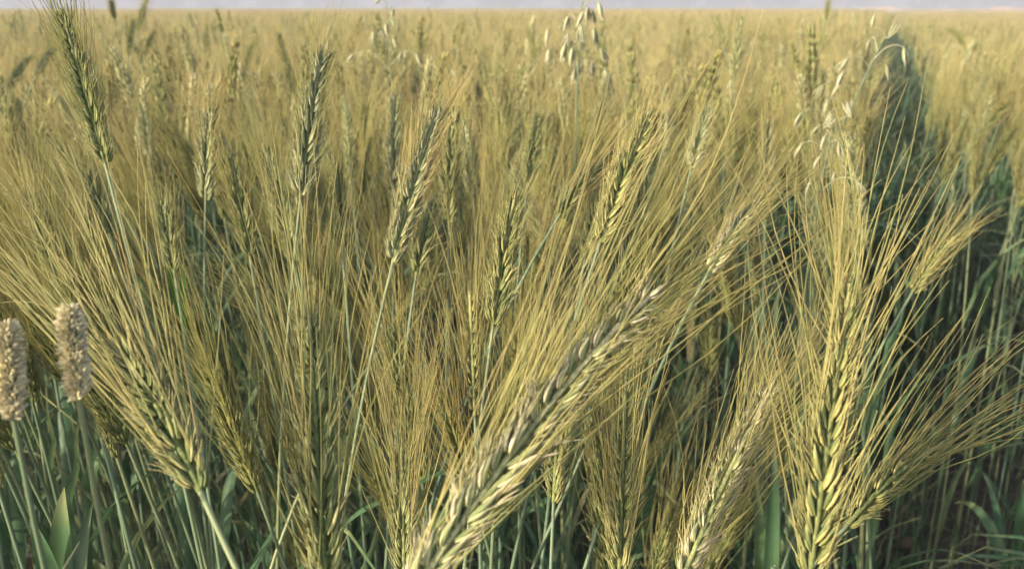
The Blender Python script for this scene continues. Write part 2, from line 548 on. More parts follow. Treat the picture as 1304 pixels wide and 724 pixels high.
# ------------------------------------------------------------------ wheat plants used many times
def plant_lines(lean, nod, H, ear_len, g):
    """stem and ear centre lines in the plant's own space, leaning towards +x"""
    S = 40
    s = np.linspace(0, 1, S)
    tot = H + ear_len
    k0 = H / tot
    ang = lean * np.clip((s - .25) / (k0 - .25), 0, 1) ** 1.6 + nod * np.clip((s - k0) / (1 - k0), 0, 1)
    d = np.stack([np.sin(ang), np.zeros(S), np.cos(ang)], -1) * tot / (S - 1)
    P = np.r_[np.zeros((1, 3)), np.cumsum(d[:-1], 0)]
    P[:, 1] += g.normal(0, .012) * np.sin(s * math.pi * 1.3)
    pos_s, _ = curve_eval(P, np.linspace(0, k0, 13))
    pos_e, _ = curve_eval(P, np.linspace(k0, 1, 8))
    return pos_s, pos_e


SPK_MID = [spikelet_mb(4, 4, np.random.default_rng(20 + k), k % 2 == 0) for k in range(3)]
LEANS = [R(a) for a in (3, 14, 25, 36)]


def make_variant(lean, nod, awned, g, ear_mat):
    H = 0.80
    el = g.uniform(.075, .10)
    ps, pe = plant_lines(lean, nod, H, el, g)
    stem = stem_mb(ps, .0019, .0011, 5, g)
    n = int(g.integers(26, 33))
    mats, A = ear_layout(pe, n, g.uniform(0, 6.28), g, g.uniform(1.1, 1.3), .095 if awned else .022, 5, (.62 + .5 * g.uniform()) if awned else .8, .25, (1, -1) if g.uniform() < .7 else (1,))
    ear = MB()
    for q, M in enumerate(mats):
        ear.merge(SPK_MID[q % 3], M)
    v, f, t = tubes(pe[None], .0009, 4); ear.add(v, f, t, .4)
    beard = MB()
    v, f, t = tubes(A, np.linspace(.00030, .00009, 5)[None] * g.uniform(.8, 1.15, (len(A), 1)), 3)
    beard.add(v, f, t, np.repeat(g.uniform(0, 1, len(A)), 15))
    leaves = []
    for hk in (.38, .60, .78):
        if g.uniform() < .85:
            b, _ = curve_eval(ps, [hk * g.uniform(.93, 1.07)])
            leaves.append(leaf_mb(b[0], g.uniform(0, 6.28), g.uniform(.14, .24), g.uniform(.007, .012), R(g.uniform(62, 84)), R(g.uniform(20, 120)), g))
    e_mesh = ear.mesh("ear", [ear_mat]); s_mesh = stem.mesh("stem", [M_STEM]); b_mesh = beard.mesh("beard", [M_AWN])
    l_mesh = [lf.mesh("leaf", [M_LEAF]) for lf in leaves]
    return dict(stem=s_mesh, ear=e_mesh, beard=b_mesh, leaves=l_mesh, base=pe[0], tip=pe[-1], lean=lean)


VARS = {True: [], False: []}
gv = np.random.default_rng(40)
for li, ln in enumerate(LEANS):
    for k in range(3):
        VARS[True].append(make_variant(ln, R(gv.uniform(0, 22)), True, gv, [M_EAR, M_EAR, M_EAR_GOLD][k]))
    for k in range(2):
        VARS[False].append(make_variant(ln * .7, R(gv.uniform(0, 10)), False, gv, [M_EAR, M_EAR_GREY][k]))

BEARD_LABEL = "thin dense brush of long straw awns"
PROTO = {}


def place_plant(x, y, ztip, lean, az, awned, label, group):
    """x, y, ztip: where the tip of the ear stands; az: direction of the lean"""
    pool = VARS[awned]
    best = sorted(range(len(pool)), key=lambda q: abs(pool[q]["lean"] - lean) + random.random() * .12)[0]
    V = pool[best]
    k = ztip / V["tip"][2]
    c, s = math.cos(az), math.sin(az)
    tx, ty = V["tip"][0] * k, V["tip"][1] * k
    loc = (x - (c * tx - s * ty), y - (s * tx + c * ty), 0)
    key = (awned, best)
    if key not in PROTO:
        o = thing("wheat_plant", loc, label, "wheat plant", group)
        link("stem", V["stem"], o)
        e = link("ear", V["ear"], o)
        link("beard", V["beard"], e, "stuff")
        for lm in V["leaves"]:
            link("leaf", lm, o)
        PROTO[key] = o
    else:
        o = copy_tree(PROTO[key])
        o.location = loc
        o["label"] = label; o["group"] = group
    o.rotation_euler = (0, 0, az)
    o.scale = (k, k, k)
    return o


# ------------------------------------------------------------------ single wheat ears that stand out
def bezier(a, b, c, d, n):
    t = np.linspace(0, 1, n)[:, None]
    return (1 - t) ** 3 * a + 3 * (1 - t) ** 2 * t * b + 3 * (1 - t) * t ** 2 * c + t ** 3 * d


HI_SPK = {}


def spk_mesh(mat, k):
    key = (mat.name, k)
    if key not in HI_SPK:
        HI_SPK[key] = spikelet_mb(8, 6, np.random.default_rng(70 + k), True).mesh("spikelet", [mat])
    return HI_SPK[key]


def hero(base_px, tip_px, d0, d1, label, ear_mat, g, awn=.095, n=18, spread=1.0, single=True, size=1.0, leaves=1, awn_mat=None, bow=0.004, central=.35, awn_r=.00029, stem_mat=None, spikes=True):
    B = at(*base_px, d0); T = at(*tip_px, d1)
    ax = unit(T - B)
    L = np.linalg.norm(T - B)
    size = size * np.clip(L / .095, .72, 1.3)
    view = unit((B + T) / 2 - np.array([0, 0, CAM_Z]))
    face = unit(np.cross(ax, view)) + view * g.normal(0, .25)
    # the ear bows a little upwards, the stem comes up from the ground and swings into it
    mid = (B + T) / 2 + np.array([0, 0, 1]) * bow
    u = np.linspace(0, 1, 9)[:, None]
    pe = (1 - u) ** 2 * B + 2 * u * (1 - u) * (2 * mid - (B + T) / 2) + u ** 2 * T
    t0 = unit(pe[1] - pe[0])
    hx = t0[:2] * B[2] * .28
    G = np.array([B[0] - hx[0], B[1] - hx[1] + .02, 0.0])
    ps = bezier(G, G + np.array([0, 0, B[2] * .45]), B - t0 * B[2] * .30, B, 26)
    o = thing("wheat_plant", G, label, "wheat plant", "single wheat plants that stand out of the crop")
    st = stem_mb(ps - G, .0019, .00085, 7, g); link("stem", st.mesh("stem", [stem_mat or M_STEM]), o)
    n = int(n * 1.7)
    mats, A = ear_layout(pe - G, n, 0, g, size, awn, 7, spread, central, face=face)
    v, f, t = tubes((pe - G)[None], .0011, 5)
    ear = MB(); ear.add(v, f, t, .4)
    if not spikes:
        for q, M in enumerate(mats):
            ear.merge(SPK_MID[q % 3], M)
    e = link("ear", ear.mesh("ear", [ear_mat]), o)
    if spikes:
        for q, M in enumerate(mats):
            sp = link("spikelet", spk_mesh(ear_mat, int(g.integers(0, 9))), e)
            sp.matrix_local = Matrix(M.tolist())
    rad = np.linspace(awn_r, .0001, 7)
    if single:
        for a in A:
            mb = MB(); v, f, t = tubes(a[None], rad * g.uniform(.8, 1.15), 3); mb.add(v, f, t, g.uniform())
            link("awn", mb.mesh("awn", [awn_mat or M_AWN]), e)
    else:
        mb = MB(); v, f, t = tubes(A, rad[None] * g.uniform(.8, 1.15, (len(A), 1)), 3); mb.add(v, f, t, np.repeat(g.uniform(0, 1, len(A)), 21))
        link("beard", mb.mesh("beard", [awn_mat or M_AWN]), e, "stuff")
    for k in range(leaves):
        b, _ = curve_eval(ps - G, [g.uniform(.45, .8)])
        link("leaf", leaf_mb(b[0], g.uniform(0, 6.28), g.uniform(.14, .22), g.uniform(.008, .012), R(g.uniform(50, 75)), R(g.uniform(60, 150)), g).mesh("leaf", [M_LEAF]), o)
    return o


gh = np.random.default_rng(101)
hero((520, 765), (832, 372), .245, .285, "large pale pinkish cream wheat ear slanting right across the front, the biggest ear", M_EAR_PALE, gh, awn=.122, n=23, spread=.95, size=.76, bow=.006, central=.8)
hero((1030, 740), (1082, 362), .30, .315, "thick yellow green bearded ear standing upright at the right beside the dark path", M_EAR_GOLD, gh, awn=.085, n=21, spread=1.3, size=.9, central=.5)
hero((868, 740), (985, 490), .32, .36, "buff bearded ear leaning right between the biggest ear and the thick yellow ear", M_EAR_PALE, gh, awn=.06, n=19, spread=.55, size=.8, central=.5)
hero((1078, 668), (1200, 565), .34, .37, "low bearded ear pointing out to the right over the bare soil of the path", M_EAR_GOLD, gh, awn=.085, n=14, spread=.75, size=.8, central=.6)
hero((255, 625), (150, 445), .27, .30, "dull green ear in front leaning left, behind the cream cylindrical grass heads", M_EAR, gh, awn=.11, n=17, spread=.9, size=1.05, central=.5)
hero((415, 760), (392, 398), .285, .31, "grey green upright ear in front, left of the biggest slanting ear", M_EAR, gh, awn=.10, n=19, spread=.85, size=.95, central=.5)
hero((788, 740), (797, 470), .38, .40, "narrow yellow green upright ear behind the tip half of the biggest ear", M_EAR_GOLD, gh, awn=.085, n=19, spread=.7, size=.85)
hero((605, 530), (598, 370), .46, .48, "short brownish ear standing above the middle of the biggest slanting ear", M_EAR_GOLD, gh, awn=.10, n=13, spread=.8, size=.8)
hero((515, 740), (512, 580), .40, .41, "olive ear low at the bottom edge just left of the biggest ear's base", M_EAR, gh, awn=.09, n=17, spread=.8)
hero((705, 640), (712, 500), .44, .45, "olive ear partly hidden under the biggest slanting ear", M_EAR, gh, awn=.09, n=17, spread=.8)
# farther ears: their awns are one brush
F = dict(single=False)
hero((764, 310), (829, 148), .47, .49, "dark stout ear with yellow lit left edge leaning right at the centre right", M_EAR_GOLD, gh, awn=.030, n=20, spread=.9, size=1.25, **F)
hero((628, 415), (656, 250), .45, .47, "dark olive short bearded ear leaning slightly right in the middle of the crop", M_EAR_GOLD, gh, awn=.03, n=19, spread=.9, size=1.3, **F)
hero((500, 335), (557, 142), .48, .50, "long grey green ear with pale left edge leaning right on a bare bluish stem", M_EAR_GREY, gh, awn=.045, n=22, spread=.8, size=1.0, **F)
hero((383, 250), (409, 72), .52, .54, "tall frosty grey green ear with open spikelets rising left of the centre", M_EAR_GREY, gh, awn=.04, n=20, spread=1.1, size=1.2, **F)
hero((134, 208), (80, 22), .50, .52, "tallest ear, green and leaning left against the far field at the upper left", M_EAR, gh, awn=.05, n=22, spread=.8, size=1.0, leaves=0, stem_mat=M_STEM, **F)
hero((712, 275), (768, 212), .56, .58, "olive ear slanting right behind the dark stout ear's left side", M_EAR, gh, awn=.07, n=18, size=1.2, **F)
hero((572, 285), (577, 140), .60, .61, "upright olive ear just right of the long grey green slanting ear", M_EAR, gh, awn=.03, n=20, size=1.2, **F)
hero((500, 245), (501, 125), .66, .67, "upright grey green ear just left of the long slanting ear's tip", M_EAR_GREY, gh, awn=.02, n=19, size=1.2, **F)
hero((262, 255), (268, 142), .60, .61, "upright cream edged ear at the left, halfway between the tallest and the frosty ear", M_EAR_GREY, gh, awn=.03, n=19, size=1.2, **F)
hero((318, 325), (294, 200), .56, .57, "dark olive ear leaning left below the cream edged upright ear", M_EAR, gh, awn=.04, n=19, size=1.2, **F)
hero((375, 335), (338, 190), .54, .56, "dark olive ear leaning left under the frosty grey green ear", M_EAR, gh, awn=.05, n=19, size=1.2, **F)
hero((903, 345), (968, 255), .50, .54, "straw coloured ear lying to the right among long straight awns", M_EAR_PALE, gh, awn=.09, n=18, spread=.7, **F)
hero((1162, 372), (1216, 302), .66, .68, "small pale green bearded ear leaning over the dark path at the right", M_EAR_GOLD, gh, awn=.05, n=16, spread=.8, **F)
hero((488, 440), (562, 368), .56, .60, "thin dark olive ear lying to the right below the long grey green ear", M_EAR, gh, awn=.06, n=18, spread=.7, size=.8, **F)
hero((140, 300), (108, 222), .58, .60, "olive ear leaning left behind the bare stem of the tallest ear", M_EAR, gh, awn=.05, n=18, size=1.2, **F)
N = dict(single=False, spikes=False, leaves=0)
hero((374, 122), (354, 44), 1.25, 1.27, "small green ear leaning left above and left of the frosty ear", M_EAR, gh, awn=.03, n=18, **N)
hero((758, 178), (752, 118), 1.30, 1.31, "small dark ear leaning left between the oat panicle and the dark stout ear", M_EAR, gh, awn=.02, n=17, **N)
hero((934, 105), (944, 22), 1.15, 1.17, "small whitish grey ear standing in the upper right of the crop", M_EAR_PALE, gh, awn=.02, n=18, **N)
hero((922, 58), (910, 22), 1.75, 1.77, "tiny dark ear leaning left beside the whitish grey ear", M_EAR, gh, awn=.02, n=15, **N)
hero((956, 205), (952, 150), 1.15, 1.16, "brownish blunt ear half sunk among awns below the whitish grey ear", M_EAR_GOLD, gh, awn=.05, n=16, **N)
hero((680, 75), (672, 36), 1.7, 1.71, "tiny green ear left of the whitish oat panicle", M_EAR, gh, awn=.02, n=15, **N)
hero((1018, 110), (1044, 55), 1.35, 1.37, "brown green ear leaning right, left of the oat by the path", M_EAR, gh, awn=.05, n=16, **N)
hero((163, 72), (170, 27), 1.6, 1.61, "small dark ear right of the tallest ear, left one of a close pair", M_EAR, gh, awn=.02, n=15, **N)
hero((184, 72), (197, 40), 1.75, 1.76, "small dark ear right of the tallest ear, right one of a close pair", M_EAR, gh, awn=.02, n=15, **N)
hero((175, 40), (188, -2), 1.7, 1.71, "small dark ear reaching over the horizon right of the tallest ear", M_EAR, gh, awn=.03, n=15, **N)
hero((146, 25), (141, 2), 1.9, 1.9, "tiny dark ear on the horizon just right of the tallest ear", M_EAR, gh, awn=.03, n=14, **N)
hero((8, 118), (38, 72), 1.3, 1.33, "grey green nodding ear at the far left edge of the field", M_EAR_GREY, gh, awn=.04, n=17, **N)
hero((44, 100), (68, 62), 1.35, 1.37, "straw coloured nodding ear left of the tallest ear", M_EAR_PALE, gh, awn=.04, n=17, **N)
hero((312, 92), (322, 58), 1.6, 1.61, "small olive ear leaning right, midway between the tallest and the frosty ear", M_EAR, gh, awn=.03, n=15, **N)
hero((1052, 26), (1056, -4), 2.2, 2.2, "tiny upright ear cutting the horizon left of the path's far end", M_EAR, gh, awn=.03, n=13, **N)
hero((1228, 60), (1212, 40), 2.3, 2.3, "tiny olive ear leaning left in the field across the path", M_EAR, gh, awn=.03, n=13, **N)
M = dict(single=False, leaves=1, size=1.25)
hero((222, 345), (208, 262), .55, .57, "olive ear standing just left of the bright green blade", M_EAR, gh, awn=.03, n=18, **M)
hero((66, 335), (38, 255), .55, .57, "dark olive ear leaning left near the left edge under the tallest ear", M_EAR, gh, awn=.05, n=18, **M)
hero((436, 315), (428, 215), .56, .57, "dark olive upright ear right of and below the frosty ear", M_EAR, gh, awn=.03, n=18, **M)
hero((530, 350), (548, 262), .55, .57, "dark olive ear standing close behind the long grey green slanting ear's base", M_EAR, gh, awn=.03, n=18, **M)
hero((602, 250), (592, 158), .70, .71, "olive ear upright between the slanting ear and the stubby middle ear", M_EAR_GREY, gh, awn=.03, n=18, **M)
hero((672, 235), (684, 150), .70, .72, "green ear leaning slightly right above the stubby middle ear", M_EAR, gh, awn=.03, n=18, **M)
hero((745, 330), (762, 258), .55, .57, "olive ear close below left of the stout yellow lit ear", M_EAR_GOLD, gh, awn=.03, n=17, **M)
hero((880, 215), (902, 142), .72, .74, "dull green ear leaning right, right of the stout yellow lit ear", M_EAR_GREY, gh, awn=.03, n=17, **M)
hero((190, 200), (182, 132), 1.0, 1.01, "grey green ear right of the tallest ear's base", M_EAR_GREY, gh, awn=.03, n=17, **M)
N_HERO = sum(1 for o in col.objects if o.get("category") == "wheat plant")

# ------------------------------------------------------------------ the nearest plants of the crop, each one a thing
LANDMARKS = [(680, 550, .27, "the biggest slanting ear"), (1055, 550, .30, "the thick yellow green ear"), (925, 610, .34, "the buff leaning ear"),
             (1140, 615, .35, "the low ear over the path"), (200, 535, .28, "the dull green front ear"), (402, 560, .30, "the grey green front ear"),
             (795, 600, .39, "the narrow yellow ear"), (800, 220, .48, "the stout yellow lit ear"), (642, 330, .46, "the stubby middle ear"),
             (530, 240, .49, "the long grey slanting ear"), (396, 160, .53, "the frosty upright ear"), (107, 115, .51, "the tallest green ear"),
             (265, 200, .60, "the cream edged ear"), (306, 262, .56, "the ear under the cream edged one"), (356, 262, .55, "the dark ear under the frosty one"),
             (574, 212, .60, "the olive ear by the slanting one"), (740, 243, .57, "the olive ear left of the stout one"), (935, 300, .52, "the straw coloured lying ear"),
             (1190, 337, .67, "the small ear over the path"), (740, 60, .90, "the whitish oat"), (495, 50, 1.15, "the greenish oat"),
             (1095, 110, .85, "the oat by the path"), (1042, 210, .75, "the low pale oat"), (95, 450, .25, "the taller cream grass head"),
             (12, 475, .25, "the cut cream grass head"), (220, 350, .59, "the bright green blade"), (122, 262, .73, "the bare stem at left"),
             (525, 404, .58, "the thin lying ear"), (601, 450, .47, "the short brownish ear"), (708, 570, .44, "the half hidden olive ear")]


def crop_label(x, y, z, lean_x, awned, low, across):
    px, py = to_px((x, y, z - .04)); d = math.sqrt(x * x + y * y + (CAM_Z - z) ** 2)
    lm = min(LANDMARKS, key=lambda q: math.hypot(px - q[0], (py - q[1]) * .8) + abs(d - q[2]) * 150)
    kind = ("low bearded" if low else "golden bearded") if awned else "short awned"
    if across:
        kind = "green bearded"
    side = "leaning left" if lean_x < -R(9) else "leaning right" if lean_x > R(9) else "upright"
    dx = px - lm[0]
    hor = "left of" if dx < -22 else "right of" if dx > 22 else ""
    dep = "before" if d < lm[2] - .06 else "behind" if d > lm[2] + .06 else ""
    rel = " and ".join(q for q in (dep, hor) if q) or "close beside"
    lab = "%s wheat %s, %s %s" % (kind, side, rel, lm[3])
    if across:
        row = "edge row" if x - PATH_T * y < edge_r(y) + .14 else "inner rows"
        lab = "green bearded wheat %s across the dark path, %s of its %s stretch" % (side, row, "nearer" if y < 1.35 else "middle" if y < 1.72 else "farther")
    return lab if len(lab.split()) <= 16 else lab.replace(" and left of", "").replace(" and right of", "")


gf = np.random.default_rng(77)
pts = []
tries = 0
while len(pts) < 50:                       # the edge of the field across the path
    y = gf.uniform(1.12, 2.1); x = PATH_T * y + edge_r(y) + .01 + gf.uniform(0, .30)
    if x / y > .66 or any((x - p[0]) ** 2 + (y - p[1]) ** 2 < .030 ** 2 for p in pts):
        continue
    pts.append((x, y, math.hypot(x, y)))
while len(pts) < 80:                       # upright stalks behind the two cylindrical heads
    r = gf.uniform(.46, .80); px = gf.uniform(-15, 190)
    y = r * .86; x = (px - 652) / FPX * (y + .10)
    if any((x - p[0]) ** 2 + (y - p[1]) ** 2 < .022 ** 2 for p in pts):
        continue
    pts.append((x, y, r + .001j))
while len(pts) < 300 - N_HERO and tries < 60000:
    tries += 1
    r = math.sqrt(gf.uniform(.40 ** 2, 1.25 ** 2)); a = gf.uniform(-R(34), R(34))
    x, y = r * math.sin(a), r * math.cos(a)
    if on_path(x, y, .015) or x - PATH_T * y > PATH_R:
        continue
    if any((x - p[0]) ** 2 + (y - p[1]) ** 2 < .030 ** 2 for p in pts):
        continue
    pts.append((x, y, r))
for x, y, r in pts:
    stalk = isinstance(r, complex); r = abs(r)
    if not stalk and x < 0 and r < .60 and 652 + FPX * x / (y + .08) < 200:
        continue
    u = x - PATH_T * y
    px = 652 + FPX * x / (y + .08)
    awned = gf.uniform() > (.26 if r > .65 else .06)
    right_field = u > PATH_R - .01
    drop_ = (.185 if r < .55 else .165 if r < .75 else .145) + gf.normal(0, .018)
    low = gf.uniform() < (.45 if r < .75 else .2)
    if low:
        drop_ += gf.uniform(.04, .13)
        awned = True
    if right_field:
        drop_ = .175 + gf.normal(0, .02); low = False
    if not awned:
        drop_ -= .045
    lean_x = np.clip((px - 600) / 380, -1, 1) * R(24) * (1.0 if r < .65 else .55) + gf.normal(0, R(8))
    lean_y = gf.normal(0, R(8))
    if r > .6 and PATH_L - .12 < u < PATH_L:
        lean_x = -abs(lean_x) * .5
    if right_field:
        lean_x = gf.normal(R(6), R(7))
    if stalk:
        lean_x *= .4; drop_ = .15 + gf.normal(0, .015); low = False
    lean = math.hypot(lean_x, lean_y); az = math.atan2(lean_y, lean_x)
    lab, grp = crop_label(x, y, CAM_Z - drop_, lean_x, awned, low, right_field), "wheat plants of the near crop"
    place_plant(x, y, CAM_Z - drop_, lean, az, awned, lab, grp)


# ------------------------------------------------------------------ the rest of the crop: one mass
def tuft_variant(lean, awned, g):
    """one plant with little detail, in one mesh"""
    H, el = .80, g.uniform(.075, .10)
    ps, pe = plant_lines(lean, R(g.uniform(0, 20)), H, el, g)
    mb = MB()
    v, f, t = tubes(ps[::2][None], np.linspace(.0019, .0012, len(ps[::2])), 3); mb.add(v, f, t, g.uniform(), 0)
    mats, A = ear_layout(pe, 18, g.uniform(0, 6.28), g, 1.25, .09 if awned else .018, 4, 1.0, .0, (1, -1) if g.uniform() < .45 else (1,))
    for q, M in enumerate(mats):
        for s in (1, -1):
            v, f, t = drop(.0125, .0019, .0024, 4, 4, .0007, .0004, s * .0016, s * .12)
            v = v @ M[:3, :3].T + M[:3, 3]
            mb.add(v, f, t, g.uniform(), 1)
    v, f, t = tubes(A, np.linspace(.00042, .00014, 4)[None] * g.uniform(.8, 1.2, (len(A), 1)), 3)
    mb.add(v, f, t, np.repeat(g.uniform(0, 1, len(A)), 12), 2)
    for hk in (.4, .62, .8):
        b, _ = curve_eval(ps, [hk])
        az = g.uniform(0, 6.28)
        P = leaf_line(b[0], az, g.uniform(.14, .24), R(g.uniform(50, 75)), R(g.uniform(50, 150)), 6)
        ribbon(P, leaf_width(g.uniform(.007, .012), 6), (-math.sin(az), math.cos(az), 0), .3, mb, g.uniform(), 3)
    return mb


def low_plant(mb, x, y, z, g, fat=1.0, leaf=True):
    """a far plant: stem, spindle shaped ear, a few awns"""
    az, ln = g.uniform(0, 6.28), abs(g.normal(0, R(14)))
    d = np.array([math.cos(az) * math.sin(ln), math.sin(az) * math.sin(ln), math.cos(ln)])
    b = np.array([x, y, z - .09]); tp = b + d * .085
    P = np.array([[x - d[0] * .2, y - d[1] * .2, 0], [x - d[0] * .1, y - d[1] * .1, z * .5], b])
    v, f, t = tubes(P[None], .0018 * fat, 3); mb.add(v, f, t, g.uniform(), 0)
    Q = b + d * np.linspace(0, .09, 5)[:, None]
    v, f, t = tubes(Q[None], np.array([.003, .0062, .006, .0045, .001]) * fat ** .6, 5); mb.add(v, f, t, g.uniform(), 1)
    k = 13
    dirs = unit(d[None] + g.normal(0, .16, (k, 3)))
    st = b + d * g.uniform(.02, .085, (k, 1))
    A = st[:, None] + dirs[:, None] * np.linspace(0, 1, 3)[None, :, None] * g.uniform(.07, .11, (k, 1, 1))
    v, f, t = tubes(A, np.array([.0010, .0008, .0004]) * fat, 3); mb.add(v, f, t, np.repeat(g.uniform(0, 1, k), 9), 2)
    if leaf:
        a2 = g.uniform(0, 6.28)
        L = leaf_line((x, y, z * .62), a2, .2, R(65), R(90), 4)
        ribbon(L, leaf_width(.012 * fat, 4), (-math.sin(a2), math.cos(a2), 0), .3, mb, g.uniform(), 3)


def green_tuft(g):
    """short leafy growth without ears, as it stands in the gap"""
    mb = MB()
    for q in range(3):
        b0 = np.array([g.normal(0, .02), g.normal(0, .02), 0]); h = g.uniform(.35, .62)
        P = b0 + np.array([[0, 0, 0], [.01, .005, h * .5], [g.normal(0, .03), g.normal(0, .03), h]])
        v, f, t = tubes(P[None], np.array([.002, .0017, .001]), 3); mb.add(v, f, t, g.uniform(0, .5), 0)
        for hk in (.3, .5, .7, .85, 1.0):
            az = g.uniform(0, 6.28); p = b0 + (P[2] - b0) * hk
            L = leaf_line(p, az, g.uniform(.12, .22), R(g.uniform(68, 89)), R(g.uniform(5, 75)), 6)
            ribbon(L, leaf_width(g.uniform(.005, .009), 6), (-math.sin(az), math.cos(az), 0), .3, mb, g.uniform(0, .7), 3)
    return mb


src = bpy.data.collections.new("wheat_tufts")
sources = []
gt = np.random.default_rng(55)
CROP_MATS = [M_STEM, M_EAR, M_AWN_PALE, M_LEAF]
N_T = 12
for k in range(N_T):
    awned = k % 5 not in (2, 4)
    mm = list(CROP_MATS)
    mm[1] = [M_EAR, M_EAR_GREY, M_EAR_GOLD, M_EAR][k % 4]
    sources.append(tuft_variant([R(3), R(9), R(15), R(24)][k % 4], awned, gt).mesh("wheat_tuft", mm))
N_P = 4
for k in range(N_P):                      # one square metre of far crop
    mb = MB()
    for q in range(150):
        low_plant(mb, gt.uniform(-.55, .55), gt.uniform(-.55, .55), CAM_Z - .15 + gt.normal(0, .022), gt, 1.0, q % 3 == 0)
    sources.append(mb.mesh("wheat_tuft", CROP_MATS))
N_Q = 2
for k in range(N_Q):                      # a six metre square of the farthest crop
    mb = MB()
    for q in range(420):
        low_plant(mb, gt.uniform(-3.2, 3.2), gt.uniform(-3.2, 3.2), CAM_Z - .15 + gt.normal(0, .025), gt, 4.0, False)
    sources.append(mb.mesh("wheat_tuft", CROP_MATS))
for k in range(3):
    sources.append(green_tuft(gt).mesh("wheat_tuft", CROP_MATS))
N_G = N_T + N_P + N_Q
for k, me in enumerate(sources):
    so = bpy.data.objects.new("wheat_tuft_%03d" % k, me)
    src.objects.link(so)

P_, I_, R_, S_ = [], [], [], []


def put(x, y, idx, rz, sc):
    P_.append((x, y, 0)); I_.append(idx); R_.append((0, 0, rz)); S_.append(sc)


gs = np.random.default_rng(91)


def scatter(n, r0, r1, a0, a1, keep, lower=0.0):
    r = np.sqrt(gs.uniform(r0 ** 2, r1 ** 2, n)); a = gs.uniform(a0, a1, n)
    for rr, aa in zip(r, a):
        x, y = rr * math.sin(aa), rr * math.cos(aa)
        if on_path(x, y, .02) or not keep(x, y, rr, aa):
            continue
        u = x - PATH_T * y
        h = CAM_Z - .145 - lower + .022 * math.sin(x * 2.9 + 1.3 * math.sin(y * 1.7)) * math.sin(y * 2.3 + x) + gs.normal(0, .022) - (.045 if u > PATH_R - .01 else 0)
        k = gs.integers(0, N_T)
        if k % 5 in (2, 4):
            h += .035 + (.04 if gs.uniform() < .06 else 0)
        lx = np.clip(math.tan(aa) * 1.6, -1, 1) * .4 + gs.normal(0, .9)
        if PATH_L - .12 < u < PATH_L + .1 and gs.uniform() > (y - 3) / 9.0:
            lx = -abs(lx)
        if PATH_R - .05 < u < edge_r(y) + .14 and gs.uniform() > (y - 3) / 9.0:
            lx = abs(lx)
        az = math.atan2(gs.normal(0, .8), lx)
        put(x, y, k, az, h / .875)


scatter(6800, 1.23, 5, -R(46), R(46), lambda x, y, r, a: not (x - PATH_T * y > PATH_R and x - PATH_T * y < edge_r(y) + .31 and y > 1.0 and y < 2.1 and x / y < .66))
scatter(9500, 5, 9.5, -R(44), R(44), lambda x, y, r, a: True)
# round the camera, outside the picture: these shade the stems in view
scatter(1500, .40, 1.3, -R(175), R(175), lambda x, y, r, a: abs(a) > R(35) and (abs(a) < R(100) or r > 1.0) and (r > .62), .06)
# both edges of the path stay clean farther out
for k in range(4200):
    y = 8 + 67 * gs.uniform() ** 1.6; s = gs.choice([-1, 1]); off = abs(gs.uniform(0, .75))
    u = edge_l(y) - .02 - off if s < 0 else edge_r(y) + .02 + off
    put(u + PATH_T * y, y, gs.integers(0, N_T), gs.uniform(0, 6.28), (CAM_Z - .145 + gs.normal(0, .022) - (.04 if s > 0 else 0)) / .875)
# short green growth in the gap
for k in range(1500):
    y = 1.7 + 60 * gs.uniform() ** 2.2
    u = gs.uniform(edge_l(y) - .02, edge_r(y) + .02)
    put(u + PATH_T * y, y, N_G + gs.integers(0, 3), gs.uniform(0, 6.28), gs.uniform(.88, 1.12) * min(1.0, .85 + y * .05))
# leafy undergrowth between the plants
for k in range(1300):
    r = math.sqrt(gs.uniform(.42 ** 2, 4.2 ** 2)) if k > 200 else gs.uniform(.5, 1.4); aa = gs.uniform(-R(48), R(48))
    x, y = r * math.sin(aa), r * math.cos(aa)
    if not on_path(x, y, .02) and not (x - PATH_T * y > 0 and gs.uniform() < .75):
        put(x, y, N_G + gs.integers(0, 3), gs.uniform(0, 6.28), gs.uniform(.45, .8))
# one metre patches
yy = 9.0
while yy < 75:
    for xx in np.arange(-yy * .95 - 3, yy * .95 + 3, 1.0):
        x, y = xx + gs.uniform(-.2, .2), yy + gs.uniform(-.2, .2)
        u = x - PATH_T * y
        if PATH_L - .72 < u < PATH_R + .72 or (u > 0 and y > 36 - .1 * x + 6):
            continue
        put(x, y, N_T + gs.integers(0, N_P), gs.choice([0, 1, 2, 3]) * math.pi / 2 + gs.normal(0, .1), 1.0 - (.05 if u > 0 else 0))
    yy += 1.0
yy = 77.0
while yy < 175:
    for xx in np.arange(-yy * .85 - 6, yy * .85 + 6, 6.0):
        u = xx - PATH_T * yy
        put(xx, yy, N_T + N_P + gs.integers(0, N_Q), gs.choice([0, 1, 2, 3]) * math.pi / 2, 1.0)
    yy += 6.0

cm = bpy.data.meshes.new("wheat_crop")
cm.vertices.add(len(P_)); cm.vertices.foreach_set("co", np.array(P_, np.float32).ravel())
a = cm.attributes.new("pick", 'INT', 'POINT'); a.data.foreach_set("value", np.array(I_, np.int32))
a = cm.attributes.new("turn", 'FLOAT_VECTOR', 'POINT'); a.data.foreach_set("vector", np.array(R_, np.float32).ravel())
a = cm.attributes.new("size", 'FLOAT', 'POINT'); a.data.foreach_set("value", np.array(S_, np.float32))
crop = link("wheat_crop", cm, kind="stuff", label="dense golden green wheat crop filling the field to the far trees")
ng = bpy.data.node_groups.new("crop_scatter", 'GeometryNodeTree')
ng.interface.new_socket("Geometry", in_out='INPUT', socket_type='NodeSocketGeometry')
ng.interface.new_socket("Geometry", in_out='OUTPUT', socket_type='NodeSocketGeometry')
gi = ng.nodes.new("NodeGroupInput"); go = ng.nodes.new("NodeGroupOutput")
ip = ng.nodes.new("GeometryNodeInstanceOnPoints")
